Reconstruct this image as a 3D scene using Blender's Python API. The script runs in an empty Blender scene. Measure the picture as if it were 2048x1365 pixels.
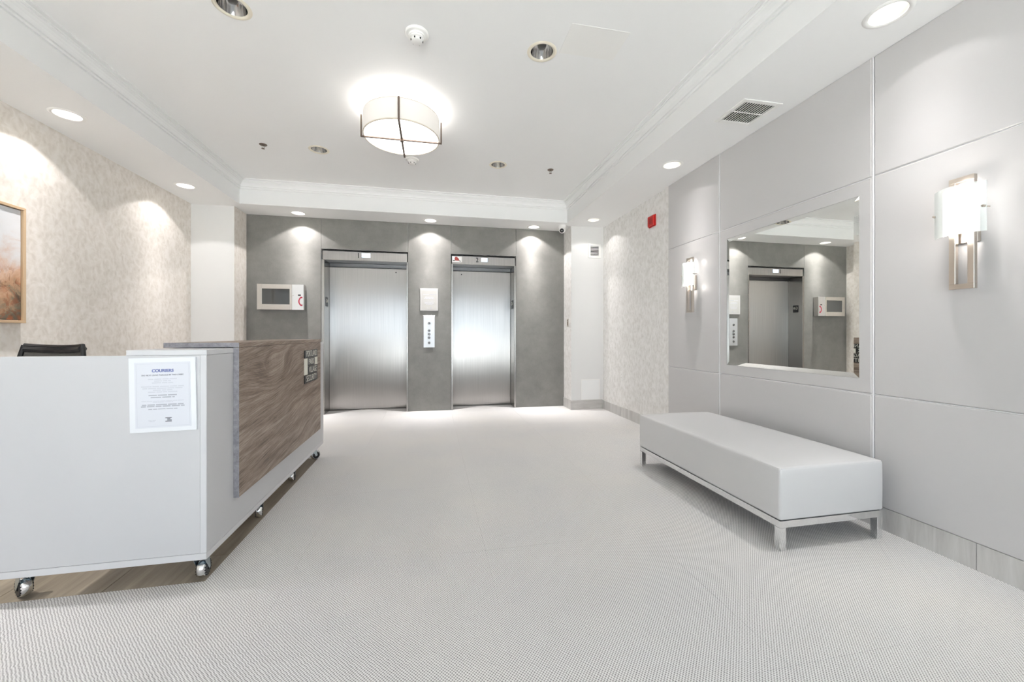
import bpy, bmesh, math, random
from mathutils import Vector, Matrix, geometry

# ------------------------------------------------------------------ camera, world, exposure
sc = bpy.context.scene
C = sc.collection
PI = math.pi
cam_data = bpy.data.cameras.new('camera')
cam = bpy.data.objects.new('camera', cam_data)
C.objects.link(cam)
sc.camera = cam
cam_data.sensor_fit = 'HORIZONTAL'
cam_data.sensor_width = 36.0
cam_data.lens = 787.87 / 2048 * 36.0
cam_data.shift_y = -(682.5 - 669.72) / 2048
cam_data.clip_start = 0.02
cam.location = (0, 0, 1.12)
cam.rotation_euler = (PI / 2, 0, -0.1999)

world = bpy.data.worlds.new('world')
sc.world = world
world.use_nodes = True
wbg = world.node_tree.nodes['Background']
wbg.inputs[0].default_value = (0.78, 0.87, 1.0, 1)
wbg.inputs[1].default_value = 2.05

sc.view_settings.view_transform = 'Standard'
sc.view_settings.look = 'None'
sc.view_settings.gamma = 1.0
sc.view_settings.use_curve_mapping = False
sc.view_settings.exposure = 0.86
sc.cycles.max_bounces = 14
sc.cycles.diffuse_bounces = 8
sc.cycles.glossy_bounces = 6
sc.cycles.transmission_bounces = 8
sc.cycles.transparent_max_bounces = 12
sc.cycles.sample_clamp_indirect = 6.0
sc.cycles.caustics_reflective = False
sc.cycles.caustics_refractive = False
sc.cycles.use_denoising = True

SPOT_W = {'left': (12.8, 9.0, 30.0), 'far': (25.0, 8.0, 30.0), 'corner': (6.0, 9.0, 30.0), 'right': (2.3, 21.0, 15.0), 'desk': (10.0, 14.0, 10.0)}   # lit downlights by row: watts, centre-beam gain, beam tightness
SPOT_ANGLE = 114.0   # cone of a lit downlight, degrees
SPOT_BLEND = 0.08
DRUM_W = 1.35
SCONCE_W = 0.4
WARM = (1.0, 0.975, 0.965)

# portal that helps the renderer sample daylight through the glazed entrance behind the camera
pl = bpy.data.lights.new('entrance_portal', 'AREA')
pl.shape = 'RECTANGLE'; pl.size = 5.4; pl.size_y = 2.5
pl.cycles.is_portal = True
plo = bpy.data.objects.new('entrance_portal', pl)
plo.location = (-0.2, -2.75, 1.3)
plo.rotation_euler = (PI / 2, 0, 0)
C.objects.link(plo)

# sun added over the forecourt, along the glazing, so its bounce brightens the ceiling
sl = bpy.data.lights.new('sun', 'SUN'); sl.energy = 31.0; sl.angle = 0.01; sl.color = (1.0, 0.985, 0.98)
slo = bpy.data.objects.new('sun', sl); slo.rotation_euler = (math.radians(-6), math.radians(38), 0)
C.objects.link(slo)

# ------------------------------------------------------------------ materials
def srgb(r, g, b):
    f = lambda v: (v / 255 / 12.92) if v / 255 <= 0.04045 else ((v / 255 + 0.055) / 1.055) ** 2.4
    return (f(r), f(g), f(b), 1)

def mat(name, col, rough=0.5, metal=0.0, spec=0.5, emit=None, es=0.0, **kw):
    m = bpy.data.materials.new(name)
    m.use_nodes = True
    b = m.node_tree.nodes['Principled BSDF']
    b.inputs['Base Color'].default_value = col if len(col) == 4 else (*col, 1)
    b.inputs['Roughness'].default_value = rough
    b.inputs['Metallic'].default_value = metal
    b.inputs['Specular IOR Level'].default_value = spec
    if emit:
        b.inputs['Emission Color'].default_value = emit if len(emit) == 4 else (*emit, 1)
        b.inputs['Emission Strength'].default_value = es
    for k, v in kw.items():
        b.inputs[k].default_value = v
    return m

class NT:
    """tiny node helper around one material"""
    def __init__(self, m):
        self.m = m; self.t = m.node_tree; self.b = self.t.nodes['Principled BSDF']
    def n(self, typ, **props):
        x = self.t.nodes.new(typ)
        for k, v in props.items(): setattr(x, k, v)
        return x
    def l(self, a, b): self.t.links.new(a, b)
    def coord(self, scale=(1, 1, 1), rot=(0, 0, 0), space='Object'):
        tc = self.n('ShaderNodeTexCoord'); mp = self.n('ShaderNodeMapping')
        mp.inputs['Scale'].default_value = scale; mp.inputs['Rotation'].default_value = rot
        self.l(tc.outputs[space], mp.inputs['Vector']); return mp.outputs['Vector']
    def world_coord(self, scale=(1, 1, 1), rot=(0, 0, 0)):
        g = self.n('ShaderNodeNewGeometry'); mp = self.n('ShaderNodeMapping')
        mp.inputs['Scale'].default_value = scale; mp.inputs['Rotation'].default_value = rot
        self.l(g.outputs['Position'], mp.inputs['Vector']); return mp.outputs['Vector']
    def noise(self, vec, scale=5, detail=4, rough=0.5, dist=0.0):
        x = self.n('ShaderNodeTexNoise')
        x.inputs['Scale'].default_value = scale; x.inputs['Detail'].default_value = detail
        x.inputs['Roughness'].default_value = rough; x.inputs['Distortion'].default_value = dist
        self.l(vec, x.inputs['Vector']); return x.outputs['Fac']
    def ramp(self, fac, stops):
        x = self.n('ShaderNodeValToRGB'); e = x.color_ramp.elements
        while len(e) > 1: e.remove(e[-1])
        e[0].position, e[0].color = stops[0]
        for p, c in stops[1:]:
            k = e.new(p); k.color = c
        self.l(fac, x.inputs['Fac']); return x.outputs['Color']
    def math(self, op, a, b=None, clamp=False):
        x = self.n('ShaderNodeMath', operation=op, use_clamp=clamp)
        for i, v in enumerate((a, b)):
            if v is None: continue
            if isinstance(v, (int, float)): x.inputs[i].default_value = v
            else: self.l(v, x.inputs[i])
        return x.outputs[0]
    def mix(self, fac, a, b, blend='MIX'):
        x = self.n('ShaderNodeMix', data_type='RGBA', blend_type=blend)
        for i, v in ((0, fac), (6, a), (7, b)):
            if isinstance(v, (int, float)): x.inputs[i].default_value = v
            elif isinstance(v, tuple): x.inputs[i].default_value = v
            else: self.l(v, x.inputs[i])
        return x.outputs[2]
    def bump(self, h, strength=0.2, dist=0.01):
        x = self.n('ShaderNodeBump'); x.inputs['Strength'].default_value = strength
        x.inputs['Distance'].default_value = dist
        self.l(h, x.inputs['Height']); self.l(x.outputs[0], self.b.inputs['Normal'])
    def color(self, c): self.l(c, self.b.inputs['Base Color'])
    def rough(self, c): self.l(c, self.b.inputs['Roughness'])

M = {}
M['ceiling'] = mat('ceiling_paint', (0.85, 0.847, 0.842), 0.75, spec=0.25)
M['trim_white'] = mat('white_trim_paint', (0.82, 0.82, 0.815), 0.45, spec=0.4)
M['plain_white'] = mat('white_wall_paint', (0.75, 0.742, 0.732), 0.6, spec=0.3)
M['white_plastic'] = mat('white_plastic', (0.83, 0.82, 0.80), 0.35)
M['ivory'] = mat('ivory_trim', (0.78, 0.72, 0.60), 0.4)
M['black'] = mat('black_plastic', (0.012, 0.012, 0.013), 0.35)
M['dark_void'] = mat('dark_duct', (0.012, 0.012, 0.012), 0.8, spec=0.1)
M['chrome'] = mat('chrome', (0.82, 0.83, 0.84), 0.08, 1.0)
M['steel_zinc'] = mat('zinc_steel', (0.55, 0.63, 0.68), 0.25, 1.0)
M['nickel'] = mat('brushed_nickel', (0.62, 0.56, 0.50), 0.28, 1.0)
M['bronze'] = mat('dark_bronze', (0.22, 0.17, 0.14), 0.35, 0.9)
M['mirror'] = mat('mirror_silver', (0.90, 0.92, 0.90), 0.0, 1.0)
M['red'] = mat('red_enamel', srgb(196, 32, 28), 0.35)
M['paper'] = mat('paper', (0.68, 0.69, 0.74), 0.6, spec=0.3)
M['paper_border'] = mat('white_board', (0.76, 0.77, 0.80), 0.35)
M['ink_grey'] = mat('grey_ink', (0.42, 0.43, 0.48), 0.7)
M['ink_pale'] = mat('pale_ink', (0.58, 0.59, 0.64), 0.7)
M['ink_dark'] = mat('dark_ink', (0.20, 0.20, 0.23), 0.7)
M['ink_blue'] = mat('blue_ink', (0.16, 0.19, 0.42), 0.7)
M['letters'] = mat('cream_letters', (0.78, 0.76, 0.68), 0.5)
M['sign_black'] = mat('black_sign', (0.015, 0.014, 0.014), 0.35)
M['gold'] = mat('oak_gilt_frame', (0.56, 0.40, 0.25), 0.45)
M['dark_red'] = mat('dark_red_print', (0.28, 0.035, 0.03), 0.5)
M['lcd'] = mat('lit_display', (0.05, 0.06, 0.08), 0.3, emit=(0.62, 0.78, 1.0), es=1.5)
M['lamp_on'] = mat('lamp_on', (1, 1, 1), 0.5, emit=(1.0, 0.95, 0.86), es=9.0)
M['bulb_off'] = mat('frosted_bulb', (0.7, 0.7, 0.68), 0.3)
M['reflector'] = mat('specular_reflector', (0.78, 0.78, 0.78), 0.07, 1.0)
M['reflector_white'] = mat('white_reflector', (0.85, 0.85, 0.83), 0.2, 0.0, 0.8)
M['baffle'] = mat('grey_baffle', (0.42, 0.42, 0.39), 0.22, 0.0, 0.8)
M['opal'] = mat('opal_glass_lit', (0.9, 0.9, 0.9), 0.3, emit=(1.0, 0.97, 0.94), es=1.6)
M['drum_bottom'] = mat('lit_acrylic_diffuser', (0.9, 0.9, 0.88), 0.4, emit=(1.0, 0.97, 0.93), es=2.2)
M['shade'] = mat('lit_linen_shade', (0.52, 0.50, 0.47), 0.85, spec=0.1, emit=(1.0, 0.95, 0.89), es=0.22)
M['shade_band'] = mat('shade_edge_band', (0.62, 0.55, 0.46), 0.7)
M['window_frame'] = mat('dark_window_frame', (0.10, 0.10, 0.10), 0.4, 0.6)
M['pavement'] = mat('pavement', (0.55, 0.55, 0.54), 0.8)
M['glass_dark'] = mat('smoked_cabinet_glass', (0.05, 0.055, 0.055), 0.04, 0.0, 1.0)
M['seat_fabric'] = mat('black_upholstery', (0.02, 0.02, 0.022), 0.8)
M['strip'] = mat('white_metal_strip', (0.86, 0.86, 0.87), 0.3)

def thin_glass(name, tint, gloss=0.12):
    m = bpy.data.materials.new(name); m.use_nodes = True
    t = m.node_tree; t.nodes.clear()
    out = t.nodes.new('ShaderNodeOutputMaterial'); tr = t.nodes.new('ShaderNodeBsdfTransparent')
    gl = t.nodes.new('ShaderNodeBsdfGlossy'); mx = t.nodes.new('ShaderNodeMixShader')
    lw = t.nodes.new('ShaderNodeLayerWeight'); lw.inputs['Blend'].default_value = gloss
    tr.inputs['Color'].default_value = (*tint, 1); gl.inputs['Roughness'].default_value = 0.02
    t.links.new(lw.outputs['Fresnel'], mx.inputs[0]); t.links.new(tr.outputs[0], mx.inputs[1])
    t.links.new(gl.outputs[0], mx.inputs[2]); t.links.new(mx.outputs[0], out.inputs[0])
    return m
M['window_glass'] = thin_glass('window_glass', (0.96, 0.98, 0.97))
M['clear_glass'] = m = thin_glass('clear_sconce_glass', (0.95, 0.97, 0.96), 0.12)
t_ = m.node_tree; df = t_.nodes.new('ShaderNodeBsdfDiffuse'); df.inputs[0].default_value = (0.9, 0.92, 0.91, 1)
mx2 = t_.nodes.new('ShaderNodeMixShader'); mx2.inputs[0].default_value = 0.38       # etched ripples in the glass
ou_ = t_.nodes['Material Output']; src = ou_.inputs[0].links[0].from_socket
t_.links.new(src, mx2.inputs[1]); t_.links.new(df.outputs[0], mx2.inputs[2]); t_.links.new(mx2.outputs[0], ou_.inputs[0])

# carpet: staggered loops, lighter tufts around dark holes
m = M['carpet'] = mat('woven_loop_carpet', (0.4, 0.39, 0.37), 0.95, spec=0.1); k = NT(m)
vec = k.world_coord()
wob = k.noise(vec, 45, 3)
sx = k.n('ShaderNodeSeparateXYZ'); k.l(vec, sx.inputs[0])
wx = k.math('MULTIPLY', k.math('SUBTRACT', wob, 0.5), 1.6)
wx = k.math('MULTIPLY', k.math('SUBTRACT', wob, 0.5), 3.5)
a = k.math('ADD', k.math('MULTIPLY', sx.outputs[0], PI / 0.0056), wx)
b_ = k.math('ADD', k.math('MULTIPLY', sx.outputs[1], PI / 0.0062), wx)
s1 = k.math('SINE', k.math('ADD', a, b_)); s2 = k.math('SINE', k.math('SUBTRACT', a, b_))
h = k.math('ADD', k.math('MULTIPLY', k.math('ADD', s1, s2), 0.25), 0.5)     # 0..1
fib = k.noise(vec, 420, 3, 0.7)
hh = k.math('ADD', k.math('MULTIPLY', h, 0.62), k.math('MULTIPLY', fib, 0.45))
big = k.noise(vec, 1.1, 3, 0.6)
c1 = k.ramp(hh, [(0.14, srgb(84, 83, 82)), (0.36, srgb(178, 176, 175)), (0.58, srgb(228, 226, 225)), (0.80, srgb(244, 243, 242))])
c2 = k.ramp(big, [(0.3, (0.93, 0.93, 0.94, 1)), (0.7, (1, 0.985, 0.96, 1))])
k.color(k.mix(1.0, c1, c2, 'MULTIPLY'))
k.bump(hh, 0.55, 0.004)

# leafy tone-on-tone wallpaper
def wallpaper(key, cols):
  m = M[key] = mat('leaf_' + key, (0.7, 0.65, 0.6), 0.5, spec=0.35); k = NT(m)
  vec = k.world_coord()
  d = k.n('ShaderNodeTexNoise'); d.inputs['Scale'].default_value = 9; d.inputs['Detail'].default_value = 2
  k.l(vec, d.inputs['Vector'])
  vm = k.n('ShaderNodeVectorMath', operation='MULTIPLY_ADD')
  k.l(d.outputs['Color'], vm.inputs[0]); vm.inputs[1].default_value = (0.10, 0.10, 0.10); k.l(vec, vm.inputs[2])
  mp = k.n('ShaderNodeMapping'); mp.inputs['Rotation'].default_value = (0.5, 0.4, 0.5); mp.inputs['Scale'].default_value = (1, 1, 0.55)
  k.l(vm.outputs[0], mp.inputs['Vector'])
  v1 = k.n('ShaderNodeTexVoronoi'); v1.inputs['Scale'].default_value = 26; k.l(mp.outputs[0], v1.inputs['Vector'])
  f1 = k.ramp(v1.outputs['Distance'], [(0.20, (0, 0, 0, 1)), (0.55, (1, 1, 1, 1))])
  f2 = k.noise(vm.outputs[0], 16, 3, 0.6, 1.5)
  ff = k.math('ADD', k.math('MULTIPLY', f2, 0.75), k.math('MULTIPLY', v1.outputs['Distance'], 0.45))
  k.color(k.ramp(ff, list(zip((0.36, 0.58, 0.78), cols))))
  k.bump(ff, 0.15, 0.004)
wallpaper('wallpaper', (srgb(214, 206, 197), srgb(225, 218, 210), srgb(233, 227, 221)))
wallpaper('wallpaper_pale', (srgb(216, 213, 209), srgb(228, 226, 223), srgb(237, 235, 233)))

# warm grey vinyl on the lift wall
m = M['grey_panel'] = mat('grey_vinyl_panel', (0.2, 0.19, 0.18), 0.42, spec=0.4); k = NT(m)
vec = k.world_coord((1, 1, 1))
n1 = k.noise(vec, 5, 6, 0.65); n2 = k.noise(k.world_coord((260, 260, 40)), 1, 3, 0.6)
k.color(k.ramp(k.math('ADD', k.math('MULTIPLY', n1, 0.7), k.math('MULTIPLY', n2, 0.3)),
               [(0.3, srgb(118, 116, 113)), (0.7, srgb(138, 136, 132))]))
k.bump(n2, 0.08, 0.002)

# satin lacquer panels, right wall
m = M['wall_panel'] = mat('satin_grey_panel', srgb(199, 197, 197), 0.30, spec=0.45)

# stainless steel, brushed vertically
m = M['stainless'] = mat('brushed_stainless', (0.52, 0.50, 0.485), 0.27, 1.0); k = NT(m)
n1 = k.noise(k.coord((240, 240, 1.2)), 1, 3, 0.6)
n2 = k.noise(k.coord((5, 5, 3)), 1, 3, 0.6)
k.rough(k.ramp(k.math('ADD', k.math('MULTIPLY', n1, 0.5), k.math('MULTIPLY', n2, 0.5)),
               [(0.3, (0.28, 0.28, 0.28, 1)), (0.7, (0.30, 0.30, 0.30, 1))]))
k.b.inputs['Anisotropic'].default_value = 0.9
tg = k.n('ShaderNodeCombineXYZ'); tg.inputs[0].default_value = 1.0; k.l(tg.outputs[0], k.b.inputs['Tangent'])
k.bump(n1, 0.006, 0.001)
k.color(k.ramp(n1, [(0.3, (0.42, 0.405, 0.395, 1)), (0.7, (0.52, 0.505, 0.49, 1))]))
M['stainless_frame'] = mat('stainless_frame', (0.38, 0.365, 0.35), 0.24, 1.0)
M['track_steel'] = mat('dark_track_steel', (0.12, 0.12, 0.125), 0.35, 1.0)  # dark tone standing for the shade above the lift doors
M['stainless_box'] = mat('stainless_box', (0.66, 0.64, 0.61), 0.24, 1.0)

# weathered oak laminate on the desk, grain along y
m = M['oak'] = mat('grey_oak_laminate', (0.25, 0.2, 0.17), 0.45, spec=0.35); k = NT(m)
vec = k.coord((1, 1, 1), (-0.13, 0, 0))
w = k.noise(vec, 1.3, 2, 0.5, 0.2); w2 = k.noise(vec, 4, 2, 0.5, 0.0)
so = k.n('ShaderNodeSeparateXYZ'); k.l(k.coord(), so.inputs[0])      # one flame-figured knot in the veneer
ky = k.math('MULTIPLY', k.math('ADD', so.outputs[1], 0.15), 3.2); kz = k.math('MULTIPLY', k.math('SUBTRACT', so.outputs[2], 0.17), 9.0)
kn = k.math('POWER', 2.718, k.math('MULTIPLY', k.math('ADD', k.math('MULTIPLY', ky, ky), k.math('MULTIPLY', kz, kz)), -1.0))
sp = k.n('ShaderNodeSeparateXYZ'); k.l(vec, sp.inputs[0])
cm = k.n('ShaderNodeCombineXYZ')
k.l(k.math('MULTIPLY', sp.outputs[0], 4), cm.inputs[0]); k.l(k.math('MULTIPLY', sp.outputs[1], 1.1), cm.inputs[1])
k.l(k.math('ADD', k.math('MULTIPLY', sp.outputs[2], 11), k.math('ADD', k.math('ADD', k.math('MULTIPLY', w, 1.8), k.math('MULTIPLY', kn, 1.6)), k.math('MULTIPLY', w2, 0.25))), cm.inputs[2])
g1 = k.noise(cm.outputs[0], 1.8, 10, 0.78, 0.1)
cm2 = k.n('ShaderNodeCombineXYZ'); k.l(k.math('MULTIPLY', sp.outputs[1], 3.5), cm2.inputs[1])
k.l(k.math('ADD', k.math('MULTIPLY', sp.outputs[2], 210), k.math('ADD', k.math('MULTIPLY', w, 26.0), k.math('MULTIPLY', kn, 14.0))), cm2.inputs[2])
g2 = k.noise(cm2.outputs[0], 1, 3, 0.6)
gg = k.math('ADD', k.math('MULTIPLY', g1, 0.62), k.math('MULTIPLY', g2, 0.38))
k.color(k.ramp(gg, [(0.36, srgb(80, 64, 54)), (0.45, srgb(120, 103, 91)), (0.53, srgb(148, 131, 118)), (0.64, srgb(182, 167, 154))]))
k.bump(gg, 0.06, 0.002)
m = M['oak_edge'] = mat('grey_oak_edge_band', (0.28, 0.28, 0.30), 0.5, spec=0.3); k = NT(m)
g1 = k.noise(k.coord((3, 3, 3)), 12, 6, 0.7, 0.3); k.color(k.ramp(g1, [(0.3, srgb(122, 120, 126)), (0.7, srgb(168, 165, 170))]))
M['desk_white'] = mat('pale_laminate', srgb(199, 198, 200), 0.42, spec=0.4)
M['desk_edge'] = mat('pale_edge_band', srgb(207, 206, 208), 0.4, spec=0.4)
M['desk_inside'] = mat('grey_laminate_inside', srgb(180, 178, 175), 0.5)

# stone-look plank tile (floor under the desk, baseboards)
def stone(name, cols, sc_, rough):
    m = mat(name, (0.3, 0.28, 0.25), rough, spec=0.4); k = NT(m)
    g = k.noise(k.coord(sc_), 1, 8, 0.65, 0.5)
    k.color(k.ramp(g, [(0.3, cols[0]), (0.5, cols[1]), (0.7, cols[2])]))
    return m
M['floor_tile'] = stone('plank_tile', (srgb(128, 118, 104), srgb(150, 139, 123), srgb(172, 160, 143)), (18, 1.6, 3), 0.4)
M['base_tile'] = stone('baseboard_tile', (srgb(178, 175, 173), srgb(196, 194, 191), srgb(210, 208, 206)), (16, 16, 1.5), 0.4)
M['base_tile_flat'] = stone('baseboard_tile_flat', (srgb(172, 169, 166), srgb(190, 187, 184), srgb(204, 202, 199)), (2.5, 2.5, 14), 0.4)

# bench leatherette
m = M['leather'] = mat('pale_grey_leatherette', srgb(203, 202, 202), 0.27, spec=0.8); k = NT(m)
k.bump(k.noise(k.coord(), 180, 3, 0.6), 0.06, 0.002)
k.b.inputs['Sheen Weight'].default_value = 0.35; k.b.inputs['Sheen Roughness'].default_value = 0.45

# landscape print
m = M['print'] = mat('misty_autumn_landscape_print', (0.7, 0.7, 0.7), 0.6, spec=0.2); k = NT(m)
vec = k.coord()
sp = k.n('ShaderNodeSeparateXYZ'); k.l(vec, sp.inputs[0])
n1 = k.noise(vec, 5, 6, 0.65, 0.6); n2 = k.noise(vec, 11, 6, 0.7, 1.0); n3 = k.noise(vec, 3.2, 4, 0.6, 0.5)
hgt = k.math('ADD', k.math('MULTIPLY', sp.outputs[2], 1.25), k.math('MULTIPLY', k.math('SUBTRACT', n1, 0.5), 0.95))
basec = k.ramp(hgt, [(0.02, srgb(92, 86, 74)), (0.16, srgb(126, 116, 98)), (0.30, srgb(186, 148, 118)), (0.42, srgb(206, 172, 148)),
                     (0.56, srgb(208, 197, 191)), (0.72, srgb(213, 212, 213)), (1.0, srgb(216, 217, 220))])
mask = k.math('MULTIPLY', k.ramp(n2, [(0.48, (0, 0, 0, 1)), (0.56, (1, 1, 1, 1))]),
              k.ramp(hgt, [(0.04, (1, 1, 1, 1)), (0.66, (0, 0, 0, 1))]))
darkc = k.ramp(n3, [(0.40, srgb(66, 66, 58)), (0.52, srgb(150, 94, 66)), (0.62, srgb(196, 138, 104))])
k.color(k.mix(mask, basec, darkc))

# chair mesh cloth: a see-through weave
m = M['chair_mesh'] = mat('black_mesh_cloth', (0.02, 0.019, 0.017), 0.7); k = NT(m)
wv = k.n('ShaderNodeTexWave', bands_direction='Z'); wv.inputs['Scale'].default_value = 55
k.l(k.coord(), wv.inputs['Vector'])
k.l(k.ramp(wv.outputs['Fac'], [(0.35, (0.78, 0.78, 0.78, 1)), (0.6, (1, 1, 1, 1))]), k.b.inputs['Alpha'])

# ------------------------------------------------------------------ mesh helpers
class MB:
    """gathers shapes given in world coordinates; builds one mesh whose origin is `o`"""
    def __init__(self, o=(0, 0, 0)):
        self.o = Vector(o); self.bm = bmesh.new()
    def box(self, x0, x1, y0, y1, z0, z1, bev=0.0, seg=1):
        r = bmesh.ops.create_cube(self.bm, size=1)
        vs = r['verts']
        bmesh.ops.scale(self.bm, verts=vs, vec=(x1 - x0, y1 - y0, z1 - z0))
        bmesh.ops.translate(self.bm, verts=vs, vec=Vector(((x0 + x1) / 2, (y0 + y1) / 2, (z0 + z1) / 2)) - self.o)
        if bev:
            es = {e for v in vs for e in v.link_edges}
            bmesh.ops.bevel(self.bm, geom=list(es), offset=bev, segments=seg, profile=0.5, affect='EDGES', clamp_overlap=True)
        return self
    def poly(self, pts):
        vs = [self.bm.verts.new(Vector(p) - self.o) for p in pts]
        self.bm.faces.new(vs); return self
    def lathe(self, prof, c, axis=(0, 0, 1), n=32, close=False):
        """prof: (radius, height along axis) pairs"""
        ax = Vector(axis).normalized(); rot = Vector((0, 0, 1)).rotation_difference(ax).to_matrix()
        cc = Vector(c) - self.o; rings = []
        for r, h in prof:
            if r < 1e-6:
                rings.append([self.bm.verts.new(cc + rot @ Vector((0, 0, h)))])
            else:
                rings.append([self.bm.verts.new(cc + rot @ Vector((r * math.cos(2 * PI * i / n), r * math.sin(2 * PI * i / n), h))) for i in range(n)])
        pairs = list(zip(rings, rings[1:])) + ([(rings[-1], rings[0])] if close else [])
        for A, B in pairs:
            for i in range(n):
                j = (i + 1) % n
                f = [A[i % len(A)], A[j % len(A)], B[j % len(B)], B[i % len(B)]]
                f = [v for q, v in enumerate(f) if v not in f[:q]]
                if len(f) > 2:
                    try: self.bm.faces.new(f)
                    except ValueError: pass
        return self
    def tube(self, pts, r, n=10):
        rings = []
        P = [Vector(p) - self.o for p in pts]
        for i, p in enumerate(P):
            t = (P[min(i + 1, len(P) - 1)] - P[max(i - 1, 0)]).normalized()
            u = t.cross(Vector((0, 0, 1)));
            if u.length < 1e-3: u = t.cross(Vector((1, 0, 0)))
            u.normalize(); v = t.cross(u)
            rings.append([self.bm.verts.new(p + r * (math.cos(2 * PI * q / n) * u + math.sin(2 * PI * q / n) * v)) for q in range(n)])
        for A, B in zip(rings, rings[1:]):
            for i in range(n): self.bm.faces.new([A[i], A[(i + 1) % n], B[(i + 1) % n], B[i]])
        self.bm.faces.new(rings[0]); self.bm.faces.new(rings[-1][::-1]); return self
    def prism(self, pts, d):
        """closed outline (3d points) pushed along vector d"""
        d = Vector(d)
        A = [self.bm.verts.new(Vector(p) - self.o) for p in pts]
        B = [self.bm.verts.new(Vector(p) + d - self.o) for p in pts]
        self.bm.faces.new(A); self.bm.faces.new(B[::-1])
        for i in range(len(A)): self.bm.faces.new([A[i], A[(i + 1) % len(A)], B[(i + 1) % len(A)], B[i]])
        return self
    def holes(self, outer, inner, circles, z, down=True, n=28):
        """flat plate at height z: outer rect, optional inner rect hole, round holes"""
        V, Eg = [], []
        def loop(p):
            b = len(V); V.extend(Vector(q) for q in p); Eg.extend((b + i, b + (i + 1) % len(p)) for i in range(len(p)))
        rect = lambda r: [(r[0], r[2]), (r[1], r[2]), (r[1], r[3]), (r[0], r[3])]
        loop(rect(outer))
        if inner: loop(rect(inner))
        for x, y, r in circles: loop([(x + r * math.cos(2 * PI * i / n), y + r * math.sin(2 * PI * i / n)) for i in range(n)])
        ov, oe, of, *_ = geometry.delaunay_2d_cdt(V, Eg, [], 1, 1e-6)
        bv = [self.bm.verts.new(Vector((v.x, v.y, z)) - self.o) for v in ov]
        for f in of:
            c = sum((ov[i] for i in f), Vector((0, 0))) / len(f)
            if inner and inner[0] < c.x < inner[1] and inner[2] < c.y < inner[3]: continue
            if any((c.x - x) ** 2 + (c.y - y) ** 2 < (r * 0.999) ** 2 for x, y, r in circles): continue
            if not (outer[0] < c.x < outer[1] and outer[2] < c.y < outer[3]): continue
            self.bm.faces.new([bv[i] for i in (f[::-1] if down else f)])
        return self
    def build(self, name, m, parent=None, smooth=None, fix=True):
        if fix: bmesh.ops.recalc_face_normals(self.bm, faces=self.bm.faces)
        me = bpy.data.meshes.new(name); self.bm.to_mesh(me); self.bm.free()
        me.materials.append(M[m] if isinstance(m, str) else m)
        if smooth is not None:
            me.shade_smooth(); me.set_sharp_from_angle(angle=math.radians(smooth))
        o = bpy.data.objects.new(name, me); C.objects.link(o)
        if parent is not None:
            o.parent = parent
            base = Vector(self.o)
            q = parent
            while q is not None: base -= q.location; q = q.parent
            o.location = base
        else:
            o.location = self.o
        return o

def tag(o, label=None, cat=None, group=None, kind=None):
    for k_, v in (('label', label), ('category', cat), ('group', group), ('kind', kind)):
        if v: o[k_] = v
    return o
def stuff(o): o['kind'] = 'stuff'; return o
def thing(name, loc, label=None, cat=None, group=None, kind=None):
    o = bpy.data.objects.new(name, None); o.empty_display_size = 0.1; o.location = loc; C.objects.link(o)
    return tag(o, label, cat, group, kind)
def copy_tree(o, loc=None, parent=None):
    c = o.copy(); C.objects.link(c)
    if parent is not None: c.parent = parent
    if loc is not None: c.location = loc
    for ch in list(o.children): copy_tree(ch, None, c)
    return c

XR, XRW, XL = 2.528, 2.545, -2.934      # panel face, right wall, left wall
YB, YF = 5.9125, -2.6                   # lift wall, entrance wall behind the camera
YP = 5.58                               # front of the corner piers
XPL, XPR = -2.454, 2.033                # inner sides of the piers
ZS, ZC = 2.745, 3.037                   # soffit, tray ceiling
TX0, TX1, TY0, TY1 = -2.339, 1.923, -1.5, 5.453

# ------------------------------------------------------------------ room shell
LIT = [(-2.642, 3.506), (-2.639, 4.922), (-2.64, 2.09), (-1.754, 5.725), (-0.023, 5.725), (1.503, 5.76), (2.237, 5.235), (2.249, 3.39), (2.26, 1.575)]
UNLIT = [(-1.145, 2.58), (0.729, 2.576), (-1.15, 4.40), (0.728, 4.39)]
SUN_R, CAN_R = 0.083, 0.083

floor = tag(thing('floor', (0, 0, 0)), 'lobby floor of pale grey loop carpet with stone-look tile under the desk', None, None, 'structure')
MB((0, 0, -0.02)).box(XL - .1, XRW + .1, YF - .1, 6.35, -0.12, -0.010).build('subfloor', 'dark_void', floor)

def chamfer_tile(x0, x1, y0, y1, top, ch):
    z0 = top - 0.0095
    b = MB((x0, y0, 0)); bm = b.bm
    P = lambda x, y, z: bm.verts.new(Vector((x - x0, y - y0, z)))
    lo = [P(x0, y0, z0), P(x1, y0, z0), P(x1, y1, z0), P(x0, y1, z0)]
    md = [P(x0, y0, top - ch), P(x1, y0, top - ch), P(x1, y1, top - ch), P(x0, y1, top - ch)]
    up = [P(x0 + ch, y0 + ch, top), P(x1 - ch, y0 + ch, top), P(x1 - ch, y1 - ch, top), P(x0 + ch, y1 - ch, top)]
    bm.faces.new(up); bm.faces.new(lo[::-1])
    for A, B in ((lo, md), (md, up)):
        for i in range(4): bm.faces.new([A[i], A[(i + 1) % 4], B[(i + 1) % 4], B[i]])
    return b
xs = [XL] + [1.185 + .914 * q for q in range(-4, 2)] + [XRW]
ys = [YF] + [2.03 + .914 * q for q in range(-5, 5)] + [6.20]
g = 0.0002
for i in range(len(xs) - 1):
    for j in range(len(ys) - 1):
        x0, x1, y0, y1 = xs[i], xs[i + 1], ys[j], ys[j + 1]
        if 2.0 < y0 < 3.8:
            if x1 <= -1.01: continue
            x0 = max(x0, -1.012)
        if x1 - x0 < 0.02 or y1 - y0 < 0.02: continue
        chamfer_tile(x0 + g, x1 - g, y0 + g, y1 - g, 0.0, 0.0007).build('carpet_tile', 'carpet', floor)
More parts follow.
